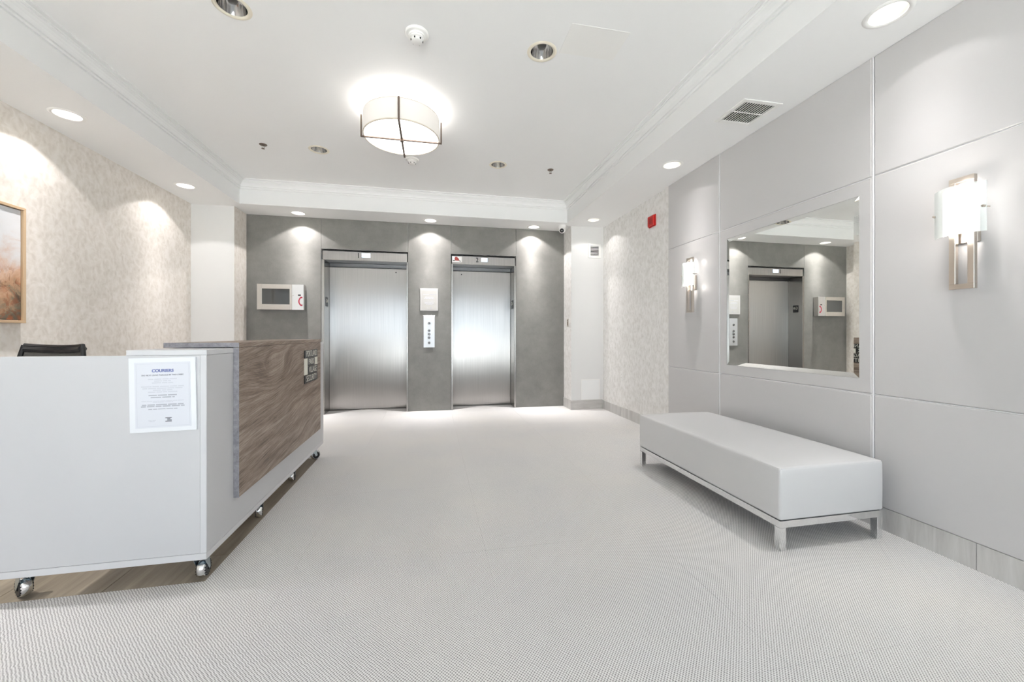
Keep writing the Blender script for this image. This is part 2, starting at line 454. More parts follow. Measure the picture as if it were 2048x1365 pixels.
tx = [-1.012, -1.41, -1.81, -2.21, -2.61, XL]
ty = [2.03, 2.258, 3.058, 3.858]
for i in range(len(tx) - 1):
    for j in range(len(ty) - 1):
        chamfer_tile(tx[i + 1] + .001, tx[i] - .001, ty[j] + .001, ty[j + 1] - .001, -0.002, 0.0012).build('floor_tile', 'floor_tile', floor)

# ceiling: tray, soffit, fascia, unseen slab added above to block light
ceil = tag(thing('ceiling', (0, 0, ZS)), 'white tray ceiling with dropped soffit round its edge', None, None, 'structure')
MB((0, 0, ZC)).holes((TX0, TX1, TY0, TY1), None, [(x, y, CAN_R) for x, y in UNLIT], ZC).build('tray_ceiling', 'ceiling', ceil, fix=False)
MB((0, 0, ZS)).holes((XL, XRW, YF, YB + .02), (TX0, TX1, TY0, TY1), [(x, y, SUN_R) for x, y in LIT], ZS).build('soffit', 'ceiling', ceil, fix=False)
b = MB((0, 0, ZS))
b.box(TX0 - .012, TX0, TY0, TY1, ZS, ZC + .02).box(TX1, TX1 + .012, TY0, TY1, ZS, ZC + .02)
b.box(TX0 - .012, TX1 + .012, TY1, TY1 + .012, ZS, ZC + .02).box(TX0 - .012, TX1 + .012, TY0 - .012, TY0, ZS, ZC + .02)
b.build('fascia', 'trim_white', ceil)
MB((0, 0, 3.25)).box(XL - .1, XRW + .1, YF - .1, 6.35, 3.25, 3.35).build('ceiling_slab', 'plain_white', ceil)
MB((0, 0, ZC)).box(.845, 1.235, 2.30, 2.56, ZC - .0012, ZC + .001, .001).build('patched_area', mat('ceiling_patch_paint', (0.845, 0.832, 0.81), 0.6, spec=0.25), ceil)

# crown moulding: stepped profile swept along the three visible fascia sides
prof = [(0.0, 2.930), (0.016, 2.930), (0.017, 2.942), (0.011, 2.946), (0.011, 2.951), (0.024, 2.953), (0.026, 2.961), (0.019, 2.965), (0.026, 2.984), (0.038, 2.999), (0.052, 3.007),
        (0.052, 3.013), (0.063, 3.014), (0.065, 3.020), (0.058, 3.023), (0.060, 3.026), (0.086, 3.028), (0.087, 3.037), (0.0, 3.037)]
def crown(name, fn, n):
    b = MB((0, 0, ZC)); A = []
    for e in (0, 1): A.append([b.bm.verts.new(Vector(fn(o, z, e)) - b.o) for o, z in prof])
    for i in range(len(prof)):
        j = (i + 1) % len(prof); b.bm.faces.new([A[0][i], A[0][j], A[1][j], A[1][i]])
    return tag(b.build(name, 'trim_white'), f'white stepped crown moulding along the {n} edge of the tray ceiling', None, None, 'structure')
crown('trim_1', lambda o, z, e: (TX0 + o, (TY0 + o) if e == 0 else (TY1 - o), z), 'left')
crown('trim_2', lambda o, z, e: ((TX0 + o) if e == 0 else (TX1 - o), TY1 - o, z), 'far')
crown('trim_3', lambda o, z, e: (TX1 - o, (TY0 + o) if e == 0 else (TY1 - o), z), 'right')

# walls
wl = tag(thing('wall_left', (XL, 2, 0)), 'left wall in leafy cream wallpaper', None, None, 'structure')
MB((XL, 2, 0)).box(XL - .1, XL, YF, YP + .3, -.02, 3.25).build('wallpaper', 'wallpaper', wl)
def pier(name, x0, x1, side_x, lbl):
    w = tag(thing(name, (0.5 * (x0 + x1), YP, 0)), lbl, None, None, 'structure')
    MB((0.5 * (x0 + x1), YP, 0)).box(x0, x1, YP, YB + .15, -.02, ZS + .02).build('pier_face', 'plain_white', w)
    s = 0.0015
    xa, xb = (side_x, side_x + s) if side_x == x1 else (side_x - s, side_x)
    MB((0.5 * (x0 + x1), YP, 0)).box(xa, xb, YP + .002, YB, -.01, ZS).build('wallpaper', 'wallpaper' if side_x < 0 else 'wallpaper_pale', w)
    return w
pier('wall_far_left', XL, XPL, XPL, 'white pier in the far left corner, wallpapered on its inner side')
pier('wall_far_right', XPR, XRW, XPR, 'white pier in the far right corner, wallpapered on its inner side')

wr = tag(thing('wall_right', (XRW, 2, 0)), 'right wall, wallpaper at the far end and satin grey panels nearer', None, None, 'structure')
MB((XRW, 2, 0)).box(XRW, XRW + .1, YF, YP + .3, -.02, 3.25).build('wallpaper', 'wallpaper_pale', wr)
PY = [1.06, 1.841, 3.098, 3.88]; PZ = [0.130, 0.770, 2.045, ZS]
hs, hg = 0.0075, 0.0030       # half vertical strip, half horizontal groove
MB((XRW, 2, 0)).box(XRW - .004, XRW, PY[0], PY[-1], PZ[0], ZS).build('panel_backing', 'strip', wr)
def wall_panel(y0, y1, z0, z1, hole=None):
    b = MB((XR, (y0 + y1) / 2, (z0 + z1) / 2)); bm = b.bm; ch = 0.005
    P = lambda x, y, z: bm.verts.new(Vector((x, y, z)) - b.o)
    R = lambda x, a0, a1, c0, c1: [P(x, a0, c0), P(x, a1, c0), P(x, a1, c1), P(x, a0, c1)]
    bk = R(XRW - .003, y0, y1, z0, z1); md = R(XR + ch, y0, y1, z0, z1); fr = R(XR, y0 + ch, y1 - ch, z0 + ch, z1 - ch)
    for A, B in ((bk, md), (md, fr)):
        for i in range(4): bm.faces.new([A[i], A[(i + 1) % 4], B[(i + 1) % 4], B[i]])
    if hole:
        hf = R(XR, *hole); hb = R(XRW - .003, *hole)
        for A, B in ((fr, hf), (hf, hb)):
            for i in range(4): bm.faces.new([A[i], A[(i + 1) % 4], B[(i + 1) % 4], B[i]])
    else: bm.faces.new(fr)
    return b.build('wall_panel', 'wall_panel', wr)
MIR = (1.916, 3.008, 0.856, 1.958)
for i in range(3):
    for j in range(3):
        y0 = PY[i] + (hs if i else 0); y1 = PY[i + 1] - (hs if i < 2 else 0)
        z0 = PZ[j] + (hg if j else 0); z1 = PZ[j + 1] - (hg if j < 2 else 0)
        wall_panel(y0, y1, z0, z1, MIR if (i, j) == (1, 1) else None)
for y in PY[1:3]:
    MB((XR, y, 1.4)).box(XR + .002, XRW - .003, y - .0045, y + .0045, PZ[0], ZS, .001).build('joint_strip', 'strip', wr)

for i in range(3):
    for z in PZ[1:3]:
        y0, y1 = PY[i] + (hs if i else 0), PY[i + 1] - (hs if i < 2 else 0)
        MB((XR, (y0 + y1) / 2, z)).box(XR + .004, XRW - .003, y0, y1, z - .0028, z + .0012, .0005).build('joint_strip', 'strip', wr)  # white strip stands in for the highlight on the groove's lower edge

# lift wall of grey panels
wb = tag(thing('wall_far', (0, YB, 0)), 'far wall of dark grey panels around the two lifts', None, None, 'structure')
E1, E2, ZE = (-1.516, -0.345), (0.274, 1.261), 2.324
def lift_wall(x0, x1, z0, z1):
    return MB(((x0 + x1) / 2, YB, (z0 + z1) / 2)).box(x0 + .0012, x1 - .0012, YB, YB + .02, z0, z1, .0015).build('wall_panel', 'grey_panel', wb)
lift_wall(XPL, E1[0], 0, ZS); lift_wall(E1[0], E1[1], ZE, ZS); lift_wall(E1[1], E2[0], 0, ZS); lift_wall(E2[0], E2[1], ZE, ZS); lift_wall(E2[1], XPR, 0, ZS)
b = MB((0, YB, 0))
for x0, x1, z0, z1 in ((XPL, E1[0], -.02, 3.25), (E1[0], E1[1], ZE, 3.25), (E1[1], E2[0], -.02, 3.25), (E2[0], E2[1], ZE, 3.25), (E2[1], XPR, -.02, 3.25)):
    b.box(x0, x1, YB + .02, YB + .34, z0, z1)
b.box(XL, XRW, YB + .34, YB + .44, -.02, 3.25)
b.build('wall_core', 'plain_white', wb)

# baseboards of stone-look tile
def base(name, lbl, pieces, m='base_tile'):
    w = tag(thing(name, (pieces[0][0], pieces[0][2], 0)), lbl, None, None, 'structure')
    for p in pieces: MB((p[0], p[2], 0)).box(*p, .0012).build('baseboard_tile', m, w)
jy = [YF, -1.005, 0.195, 1.395, 2.595, 3.795, 4.995, YP - .012]
base('baseboard_right', 'stone-look tile baseboard along the right wall', [(XR + .003, XRW + .002, jy[i] + .001, jy[i + 1] - .001, -.004, .1285) for i in range(7)])
base('baseboard_far', 'stone-look tile baseboard round the far right pier',
     [(XPR - .012, XPR - .0015, YP, YB - .002, -.004, .14)], 'base_tile')
base('baseboard_pier', 'stone-look tile baseboard across the front of the far right pier',
     [(XPR - .012, XRW - .02, YP - .012, YP - .0005, -.004, .138)], 'base_tile_flat')
base('baseboard_left', 'stone-look tile baseboard along the left wall', [(XL, XL + .012, a0 + .001, a0 + 1.199, -.004, .128) for a0 in (-.8, .4, 1.6, 2.8, 4.0)])

# entrance wall with glazing, behind the camera
we = tag(thing('wall_entrance', (0, YF, 0)), 'entrance wall behind the viewpoint', None, None, 'structure')
WX0, WX1, WZ0, WZ1 = -2.86, 2.46, 0.05, 2.50
MB((0, YF, 0)).box(XL, WX0, YF - .1, YF, -.02, 3.25).box(WX1, XRW, YF - .1, YF, -.02, 3.25).box(WX0, WX1, YF - .1, YF, WZ1, 3.25).box(WX0, WX1, YF - .1, YF, -.02, WZ0).build('wall_paint', 'plain_white', we)
wi = tag(thing('window_1', (0, YF - .05, 0)), 'glazed entrance behind the viewpoint', None, None, 'structure')
for q in range(5):
    x = WX0 + (WX1 - WX0) * q / 4
    MB((x, YF - .05, 1)).box(x - .03, x + .03, YF - .09, YF - .02, WZ0, WZ1, .004).build('mullion', 'window_frame', wi)
for z in (WZ0 + .03, 2.10, WZ1 - .03):
    MB((0, YF - .05, z)).box(WX0, WX1, YF - .085, YF - .025, z - .03, z + .03, .004).build('transom', 'window_frame', wi)
for q in range(4):
    x0 = WX0 + (WX1 - WX0) * q / 4 + .03; x1 = WX0 + (WX1 - WX0) * (q + 1) / 4 - .03
    MB((x0, YF - .05, 1)).box(x0, x1, YF - .058, YF - .052, WZ0 + .03, WZ1 - .03).build('pane', 'window_glass', wi)
MB((0, -10, -.1)).box(-14, 14, -24, YF - .1, -.2, -.1).build('pavement', 'pavement', wi)

# ------------------------------------------------------------------ text helpers
def text_mesh(name, s, size, m, parent, pos, X, Y, xs=1.0, align='CENTER', extrude=0.0004, bold=0.0, width=None):
    cu = bpy.data.curves.new(name, 'FONT'); cu.body = s; cu.size = size; cu.align_x = align; cu.align_y = 'CENTER'
    cu.extrude = extrude; cu.offset = bold
    t = bpy.data.objects.new(name, cu); C.objects.link(t)
    bpy.context.view_layer.update()
    me = bpy.data.meshes.new_from_object(t.evaluated_get(bpy.context.evaluated_depsgraph_get()))
    bpy.data.objects.remove(t); bpy.data.curves.remove(cu)
    if width:
        w = max(v.co.x for v in me.vertices) - min(v.co.x for v in me.vertices); xs = width / w
    X, Y = Vector(X), Vector(Y); Zv = X.cross(Y)
    for v in me.vertices:
        c = v.co.copy(); v.co = X * (c.x * xs) + Y * c.y + Zv * c.z
    me.materials.clear(); me.materials.append(M[m]); me.name = name
    o = bpy.data.objects.new(name, me); C.objects.link(o); o.parent = parent
    base_ = Vector(pos); q = parent
    while q is not None: base_ -= q.location; q = q.parent
    o.location = base_
    return o
RX, RZ = (1, 0, 0), (0, 0, 1)
def print_lines(b, rows, y, seed=1, th=0.0004):
    """illegible print: rows of word-length dashes; rows = (centre x, z, width, height)"""
    rnd = random.Random(seed)
    for cx, z, w, h in rows:
        x = cx - w / 2
        while x < cx + w / 2 - .002:
            wl_ = min(rnd.uniform(.25, .7) * h * 12, cx + w / 2 - x)
            b.box(x, x + wl_, y - th, y, z - h / 2, z + h / 2); x += wl_ + h * .9
    return b

# ------------------------------------------------------------------ lifts
def lift(num, x0, x1, xi0, xi1, ind, plate_side):
    d = tag(thing(f'door_{num}', ((x0 + x1) / 2, YB, 0)),
            {1: 'left stainless steel lift door, marked 1 on its header', 2: 'right stainless steel lift door, marked 2 with a red emblem on its header'}[num], None, None, 'structure')
    cx = (x0 + x1) / 2; o = (cx, YB, 0); yd = YB + .28; zh = 2.174
    for a0, a1, ji in ((x0, xi0, xi0), (xi1, x1, xi1)):
        MB(o).box(a0 + .002, a1, YB - .003, yd + .02, 0, zh, .002).build('jamb', 'stainless_frame', d)
    MB(o).box(x0 + .012, x1 - .012, YB + .018, yd + .02, zh, ZE - .026, .0015).build('header', 'stainless', d)
    MB(o).box(x0 + .001, x1 - .001, YB - .002, YB + .04, ZE - .006, ZE - .001).build('head_trim', 'stainless_frame', d)
    MB(o).box(xi0, xi1, yd - .002, yd + .018, 2.118, 2.172, .002).build('door_track', 'track_steel', d)  # dark strip in place of the shade at the recess top
    MB((cx, yd, 1)).box(xi0, xi1, yd, yd + .03, .012, 2.112, .003).build('door_leaf', 'stainless', d)
    MB(o).box(xi0, xi1, yd - .012, yd + .03, -.004, .008, .001).build('sill', 'stainless_frame', d)
    kx = {1: -0.537, 2: 0.449}[num]
    MB((kx, yd, 2.06)).lathe([(.0, .0025), (.008, .0025), (.009, 0)], (kx, yd, 2.06), (0, -1, 0), 14).build('keyhole', 'black', d, 40)
    # indicator
    i0, i1, tx_, l0, l1 = ind; yi = YB + .018
    ip = MB(((i0 + i1) / 2, yi, 2.24)).box(i0, i1, yi - .003, yi + .001, zh + .004, ZE - .030, .001).build('indicator', 'stainless', d)
    text_mesh('numeral', str(num), .10, 'black', ip, (tx_, yi - .0034, 2.243), RX, RZ, .8, bold=.002)
    MB(((l0 + l1) / 2, yi, 2.25)).box(l0, l1, yi - .0042, yi - .002, 2.222, 2.280).build('display', 'lcd', ip)
    # floor plate on the jamb
    if plate_side < 0: px, sgn = xi0, 1
    else: px, sgn = xi1, -1
    yp0, yp1, pz0, pz1 = YB + .075, YB + .185, 1.525, 1.655
    xa, xb = sorted((px, px + sgn * .004))
    jp = MB((px, (yp0 + yp1) / 2, 1.59)).box(xa, xb, yp0, yp1, pz0, pz1, .001).build('floor_plate', 'black', d)
    Xd = (0, 1, 0) if sgn > 0 else (0, -1, 0)
    text_mesh('floor_letter', 'G', .075, 'letters', jp, (px + sgn * .0043, (yp0 + yp1) / 2 + (.022 if sgn < 0 else -.022), 1.60), Xd, RZ, .8)
    text_mesh('floor_star', '*', .11, 'letters', jp, (px + sgn * .0043, (yp0 + yp1) / 2 + (-.028 if sgn < 0 else .028), 1.58), Xd, RZ)
    return d
lift(1, E1[0], E1[1], -1.476, -0.367, (-1.095, -0.756, -1.028, -0.985, -0.868), -1)
d2 = lift(2, E2[0], E2[1], 0.303, 1.229, (0.597, 0.945, 0.665, 0.727, 0.822), 1)
# fire-service emblem: white tile with a red helmet
yi = YB + .018
em = MB((.362, yi, 2.245)).box(.290, .436, yi - .003, yi + .001, 2.203, 2.293, .001).build('emblem', 'white_plastic', d2)
pts = [(-.030, -.020), (-.036, .010), (-.026, .034), (-.004, .036), (.014, .024), (.028, .006), (.036, -.020)]
MB((.362, yi, 2.245)).prism([(.362 + p, yi - .003, 2.246 + q) for p, q in pts], (0, -.002, 0)).build('helmet', 'dark_red', em)
MB((.362, yi, 2.245)).prism([(.362 + p, yi - .003, 2.246 + q) for p, q in [(-.064, -.018), (-.056, -.012), (-.030, -.014), (-.030, -.024), (-.052, -.027)]], (0, -.0025, 0)) \
    .prism([(.362 + p, yi - .003, 2.246 + q) for p, q in [(.036, -.016), (.060, -.028), (.056, -.033), (.030, -.024)]], (0, -.0025, 0)).build('helmet_brim', 'black', em)

# ------------------------------------------------------------------ reception desk
XD, YD = -0.985, 1.99
Y2 = 3.90
desk = thing('reception_desk', (-1.4, 2.9, 0), 'pale grey reception desk on casters with a wood-look front panel', 'desk')
O = (-1.4, 2.9, 0)
MB(O).box(-1.78, XD - .0255, YD, YD + .022, .1475, 1.0285, .001).build('end_panel', 'desk_white', desk)
MB(O).box(-1.80, XD, YD - .0005, YD + .045, .118, .1465, .001).build('bottom_board', 'desk_edge', desk)
MB(O).box(XD - .025, XD - .0005, YD - .0004, YD + .28, .1475, 1.0285, .001).build('corner_post', 'desk_edge', desk)
MB(O).box(XD - .022, XD, YD + .0005, Y2, .1475, 1.0285, .001).build('front_panel', 'desk_white', desk)
MB(O).box(-1.29, XD, YD + .045, Y2 + .01, .118, .1465, .001).build('plinth_board', 'desk_edge', desk)
MB(O).box(-1.29, XD + .0008, YD - .001, Y2 + .012, 1.0292, 1.0525, .0012).build('counter_cap', 'desk_edge', desk)
MB(O).box(-1.29, XD + .0004, Y2 - .012, Y2 + .011, .1475, 1.0285, .001).build('far_end_panel', 'desk_edge', desk)
MB(O).box(-1.29, -1.27, YD + .45, Y2 - .012, .1475, 1.0285).build('back_panel', 'desk_inside', desk)
MB(O).box(-1.80, -1.29, YD + .022, Y2 - .1, .715, .740, .002).build('work_surface', 'desk_white', desk)
MB(O).box(-1.78, -1.30, 3.74, 3.76, .118, .715).build('return_leg_panel', 'desk_inside', desk)
MB((XD, 2.9, .7)).box(XD + .0005, XD + .0255, 2.232, 3.72, .295, 1.0545, .001).build('wood_panel', 'oak', desk)
MB((XD, 2.9, .7)).box(XD + .0002, XD + .0262, 2.2298, 2.2316, .294, 1.0545).build('panel_edge_band', 'oak_edge', desk)
MB((XD, 2.9, 1.07)).box(-1.29, XD + .0262, 2.232, 3.735, 1.0560, 1.0795, .001).build('wood_top', 'oak', desk)
MB((XD, 2.9, 1.07)).box(-1.29, XD + .0262, 2.2298, 2.2316, 1.0558, 1.0795).build('top_edge_band', 'oak_edge', desk)

# casters: swivel plate and fork (part), wheel and grip rings (sub-parts)
def caster(x, y, ang):
    R, zc = .042, .042
    ca, sa = math.cos(ang), math.sin(ang)
    U = Vector((ca, sa, 0)); W = Vector((-sa, ca, 0))       # rolling direction, axle direction
    o = Vector((x, y, .0))
    b = MB(o)
    b.box(x - .032, x + .032, y - .032, y + .032, .112, .1175, .001)
    b.lathe([(.022, .100), (.024, .104), (.024, .112)], (x, y, 0), n=20)
    for s in (-1, 1):
        c = o + W * (s * .021)
        out = [(-.020, .104), (.022, .104), (.030, .075), (.036, .040), (.028, .034), (.020, .040), (-.006, .078)]
        b.prism([c + U * (p - .004) + Vector((0, 0, q)) for p, q in out], W * (s * .0025))
    b.box(x - .023, x + .023, y - .023, y + .023, .100, .106, .002)
    p = b.build('caster', 'steel_zinc', desk)
    wc = o + U * .022 + Vector((0, 0, zc))
    pr = [(.012, -.017), (.030, -.018), (.037, -.015), (.0408, -.009), (.0418, 0), (.0408, .009), (.037, .015), (.030, .018), (.012, .017)]
    MB(wc).lathe(pr, wc, W, 30, close=True).build('wheel', 'chrome', p, 50)
    rb = MB(wc)
    for s in (-1, 1):
        rb.lathe([(.029, s * .0165), (.029, s * .0195), (.012, s * .0195), (.012, s * .0165)], wc, W, 24)
        for q in range(16):
            a_ = 2 * PI * q / 16; rad = (U * math.cos(a_) + Vector((0, 0, 1)) * math.sin(a_))
            rb.lathe([(0, .003), (.0026, .0022), (.0032, -.002)], wc + rad * .0325 + W * (s * .0172), W * s, 6)
    stuff(rb.build('grip_ring', 'black', p, 40))
for x, y, a_ in ((-1.035, 2.05, PI / 2 + .1), (-1.695, 2.055, PI * .80), (-1.035, 2.66, PI * .62), (-1.045, 3.26, PI * .55), (-1.045, 3.80, PI * .22),
                 (-1.24, 3.80, PI * .5), (-1.70, 3.75, PI * .6)):
    caster(x, y, a_)

# sign on the wood panel
xs_ = XD + .0255
sg = thing('security_sign', (xs_, 3.43, .875), 'black sign with cream letters PORTLAND PARK VILLAGE SECURITY on the wood panel', 'sign')
y0, y1 = 3.262, 3.600; zt, zb = 1.000, .742; rh = (zt - zb) / 4
def slab(nm, m, a0, a1, r0, r1, t=.006):
    return MB((xs_, 3.43, .875)).box(xs_ + .0003, xs_ + t, a0, a1, zt - rh * r1 + .002, zt - rh * r0 - .002, .0008).build(nm, m, sg)
YX = (0, 1, 0)
for r, (word, a0, a1) in enumerate((('PORTLAND', y0, y1), ('PARK', y0 + .080, y1 - .080), ('VILLAGE', y0 + .080, y1), ('SECURITY', y0, y1))):
    s_ = slab('sign_board', 'sign_black', a0, a1, r, r + 1)
    text_mesh('lettering', word, .068, 'letters', s_, (xs_ + .0063, (a0 + a1) / 2 + (.008 if r in (0, 3) else 0), zt - rh * (r + .5)), YX, RZ, width=(a1 - a0) * (.80 if r in (0, 3) else .80), bold=-.0004)
slab('cream_block', 'letters', y0, y0 + .074, 1, 3); slab('cream_block', 'letters', y1 - .074, y1, 1, 2)

# courier notice
nt = thing('courier_notice', (-1.148, YD, .858), 'white courier notice in a clear holder stuck on the end of the desk', 'notice')
No = (-1.148, YD - .004, .858)
def tilted(b, ang=-.018):
    bmesh.ops.rotate(b.bm, verts=b.bm.verts, cent=(0, 0, 0), matrix=Matrix.Rotation(ang, 3, 'Y')); return b
tilted(MB(No).box(-1.274, -1.022, YD - .009, YD - .0005, .698, 1.020, .001)).build('holder', 'paper_border', nt)
tilted(MB(No).box(-1.252, -1.042, YD - .0100, YD - .0088, .716, 1.000)).build('sheet', 'paper', nt)
ny = YD - .0100
text_mesh('heading', 'COURIERS', .018, 'ink_blue', nt, (-1.148, ny - .0004, .963), (1, 0, .018), RZ, width=.082, bold=.0006)
text_mesh('subheading', 'DO NOT LEAVE PARCELS IN THE LOBBY', .0085, 'ink_dark', nt, (-1.148, ny - .0004, .944), (1, 0, .018), RZ, width=.158)
b = MB(No)
print_lines(b, [(-1.148, .927, .108, .0045), (-1.148, .919, .062, .0045), (-1.148, .911, .080, .0045), (-1.148, .895, .160, .0045), (-1.148, .887, .150, .0045),
                (-1.148, .879, .072, .0045), (-1.148, .871, .110, .0045), (-1.148, .832, .160, .003), (-1.148, .827, .076, .003)], ny, 3)
print_lines(b, [(-1.19, .748, .028, .003), (-1.19, .744, .018, .003)], ny, 8)
stuff(tilted(b).build('pale_print', 'ink_pale', nt))
b = MB(No)
print_lines(b, [(-1.148, .857, .106, .0048), (-1.148, .848, .090, .0048), (-1.148, .816, .156, .005), (-1.148, .809, .164, .005), (-1.148, .797, .110, .0035)], ny, 5)
stuff(tilted(b).build('dark_print', 'ink_grey', nt))
b = MB(No)
for x0_, x1_, z0_, z1_ in ((-1.140, -1.116, .7555, .7595), (-1.133, -1.121, .7505, .7545), (-1.133, -1.116, .7455, .7495), (-1.140, -1.116, .7405, .7445)):
    b.box(x0_, x1_, ny - .0004, ny, z0_, z1_)
stuff(tilted(b).build('printed_emblem', 'ink_dark', nt))
b = MB(No).box(-1.245, -1.047, ny - .0003, ny, .9925, .9932).box(-1.245, -1.047, ny - .0003, ny, .7225, .7235).box(-1.2455, -1.2448, ny - .0003, ny, .7225, .9932).box(-1.0472, -1.0465, ny - .0003, ny, .7225, .9932)
stuff(tilted(b).build('printed_border', 'ink_pale', nt))

# ------------------------------------------------------------------ office chair behind the desk
ch = thing('office_chair', (-2.425, 3.03, 0), 'black mesh-back office chair behind the reception desk', 'chair')
ch.rotation_euler = (0, 0, -.20)
CO = (0, 0, 0)
def cpart(b, nm, m, sm=40):
    me_parent_loc = ch.location.copy(); ch.location = (0, 0, 0)
    o_ = b.build(nm, m, ch, sm); ch.location = me_parent_loc; return o_
def back_pt(u, v):      # u -1..1 across, v 0..1 up; concave towards -y
    wv_ = .232 - .042 * v ** 3
    return Vector((u * wv_, .06 - .05 * u * u + .06 * v, .555 + .484 * v + .012 * u * u * v))
b = MB(); n = 14
rim = [back_pt(-1 + 2 * i / n, 1) for i in range(n + 1)] + [back_pt(1, 1 - i / n) for i in range(1, n + 1)] + [back_pt(1 - 2 * i / n, 0) for i in range(1, n + 1)] + [back_pt(-1, i / n) for i in range(1, n)]
rim.append(rim[0]); b.tube(rim, .013, 8); cpart(b, 'back_frame', 'black')
b = MB(); G = [[b.bm.verts.new(back_pt(-1 + 2 * i / n, j / n)) for i in range(n + 1)] for j in range(n + 1)]
for j in range(n):
    for i in range(n): b.bm.faces.new([G[j][i], G[j][i + 1], G[j + 1][i + 1], G[j + 1][i]])
cpart(b, 'back_mesh', 'chair_mesh')
b = MB(); b.tube([back_pt(-.96 + 1.92 * i / n, .955) + Vector((0, 0, 0)) for i in range(n + 1)], .022, 8); cpart(b, 'top_rail', 'black')
b = MB().box(-.24, .24, -.42, .06, .44, .51, .03, 3); cpart(b, 'seat', 'seat_fabric')
b = MB().tube([(0, .10, .75), (0, .13, .55), (0, .02, .43), (0, -.16, .42)], .022, 8); cpart(b, 'back_support', 'black')
for s in (-1, 1):
    b = MB().tube([(s * .24, -.18, .45), (s * .29, -.18, .47), (s * .29, -.16, .64)], .014, 8).box(s * .29 - .035, s * .29 + .035, -.30, -.04, .64, .67, .010, 2); cpart(b, 'armrest', 'black')
b = MB().lathe([(.0, .44), (.03, .44), (.03, .28), (.024, .27), (.024, .10), (0, .10)], (0, -.16, 0), n=16); cpart(b, 'gas_column', 'black')
for q in range(5):
    a_ = 2 * PI * q / 5 + .3; e = Vector((math.cos(a_) * .29, -.16 + math.sin(a_) * .29, .075))
    b = MB().tube([(0, -.16, .11), e], .018, 8); leg = cpart(b, 'base_arm', 'black')
    b = MB(); b.lathe([(0, -.022), (.026, -.020), (.0285, 0), (.026, .020), (0, .022)], (e.x, e.y, .029), (-math.sin(a_), math.cos(a_), 0), 16).tube([(e.x, e.y, .03), (e.x, e.y, .075)], .008, 6)
    cpart(b, 'chair_caster', 'black')

# ------------------------------------------------------------------ upholstered bench
bo = (2.09, 2.415, 0)
bench = thing('bench', bo, 'long pale grey leatherette bench on a chrome frame along the right wall', 'bench')
bx0, bx1, by0, by1 = 1.755, 2.428, 1.712, 3.122
b = MB(bo); bm = b.bm
nx, ny_, zb0, zt0 = 10, 18, .156, .428
r = bmesh.ops.create_cube(bm, size=1)
bmesh.ops.scale(bm, verts=bm.verts, vec=(bx1 - bx0 - .004, by1 - by0 - .004, zt0 - zb0))
bmesh.ops.translate(bm, verts=bm.verts, vec=Vector(((bx0 + bx1) / 2, (by0 + by1) / 2, (zb0 + zt0) / 2)) - b.o)
bmesh.ops.bevel(bm, geom=list(bm.edges), offset=.014, segments=4, profile=.5, affect='EDGES')
bmesh.ops.subdivide_edges(bm, edges=[e for e in bm.edges if e.calc_length() > .2], cuts=12, use_grid_fill=True)
hx, hy = (bx1 - bx0) / 2, (by1 - by0) / 2
for v in bm.verts:      # soft crown on top, slight bulge of the sides
    fx = max(0, 1 - (v.co.x / hx) ** 2); fy = max(0, 1 - (v.co.y / hy) ** 2); zz = (v.co.z - zb0) / (zt0 - zb0)
    if v.co.z > zt0 - .02: v.co.z += .020 * (fx * fy) ** .45
    k_ = 4 * zz * (1 - zz) * .006
    if abs(v.co.x) > hx - .02: v.co.x += math.copysign(k_ * fy ** .3, v.co.x)
    if abs(v.co.y) > hy - .02: v.co.y += math.copysign(k_ * fx ** .3, v.co.y)
b.build('cushion', 'leather', bench, 60)
b = MB(bo)      # welt piping round the top edge and down the corners
e_ = .0045; zz = zt0 - .003
for s in (-1, 1):
    xx = (bx1 if s > 0 else bx0) - s * .0065; b.tube([(xx, by0 + .012, zz), (xx, by1 - .012, zz)], .0026, 6)
    yy = (by1 if s > 0 else by0) - s * .0065; b.tube([(bx0 + .012, yy, zz), (bx1 - .012, yy, zz)], .0026, 6)
    for t in (-1, 1):
        b.tube([((bx1 if s > 0 else bx0) - s * .0065, (by1 if t > 0 else by0) - t * .0065, q_) for q_ in (zb0 + .01, zt0 - .012)], .0020, 6)
b.build('piping', 'leather', bench, 60)
fw = .036
for s, (y0_, y1_) in enumerate(((by0 + .004, by0 + .004 + fw), (by1 - .004 - fw, by1 - .004))):
    MB(bo).box(bx0 + .004, bx1 - .004, y0_, y1_, .119, .155, .0012).build('end_rail', 'chrome', bench)
for x0_ in (bx0 + .004, bx1 - .004 - fw):
    MB(bo).box(x0_, x0_ + fw, by0 + .004 + fw, by1 - .004 - fw, .119, .155, .0012).build('side_rail', 'chrome', bench)
    for y0_ in (by0 + .004, by1 - .004 - fw):
        MB(bo).box(x0_, x0_ + fw, y0_, y0_ + fw, 0, .119, .0012).build('leg', 'chrome', bench)

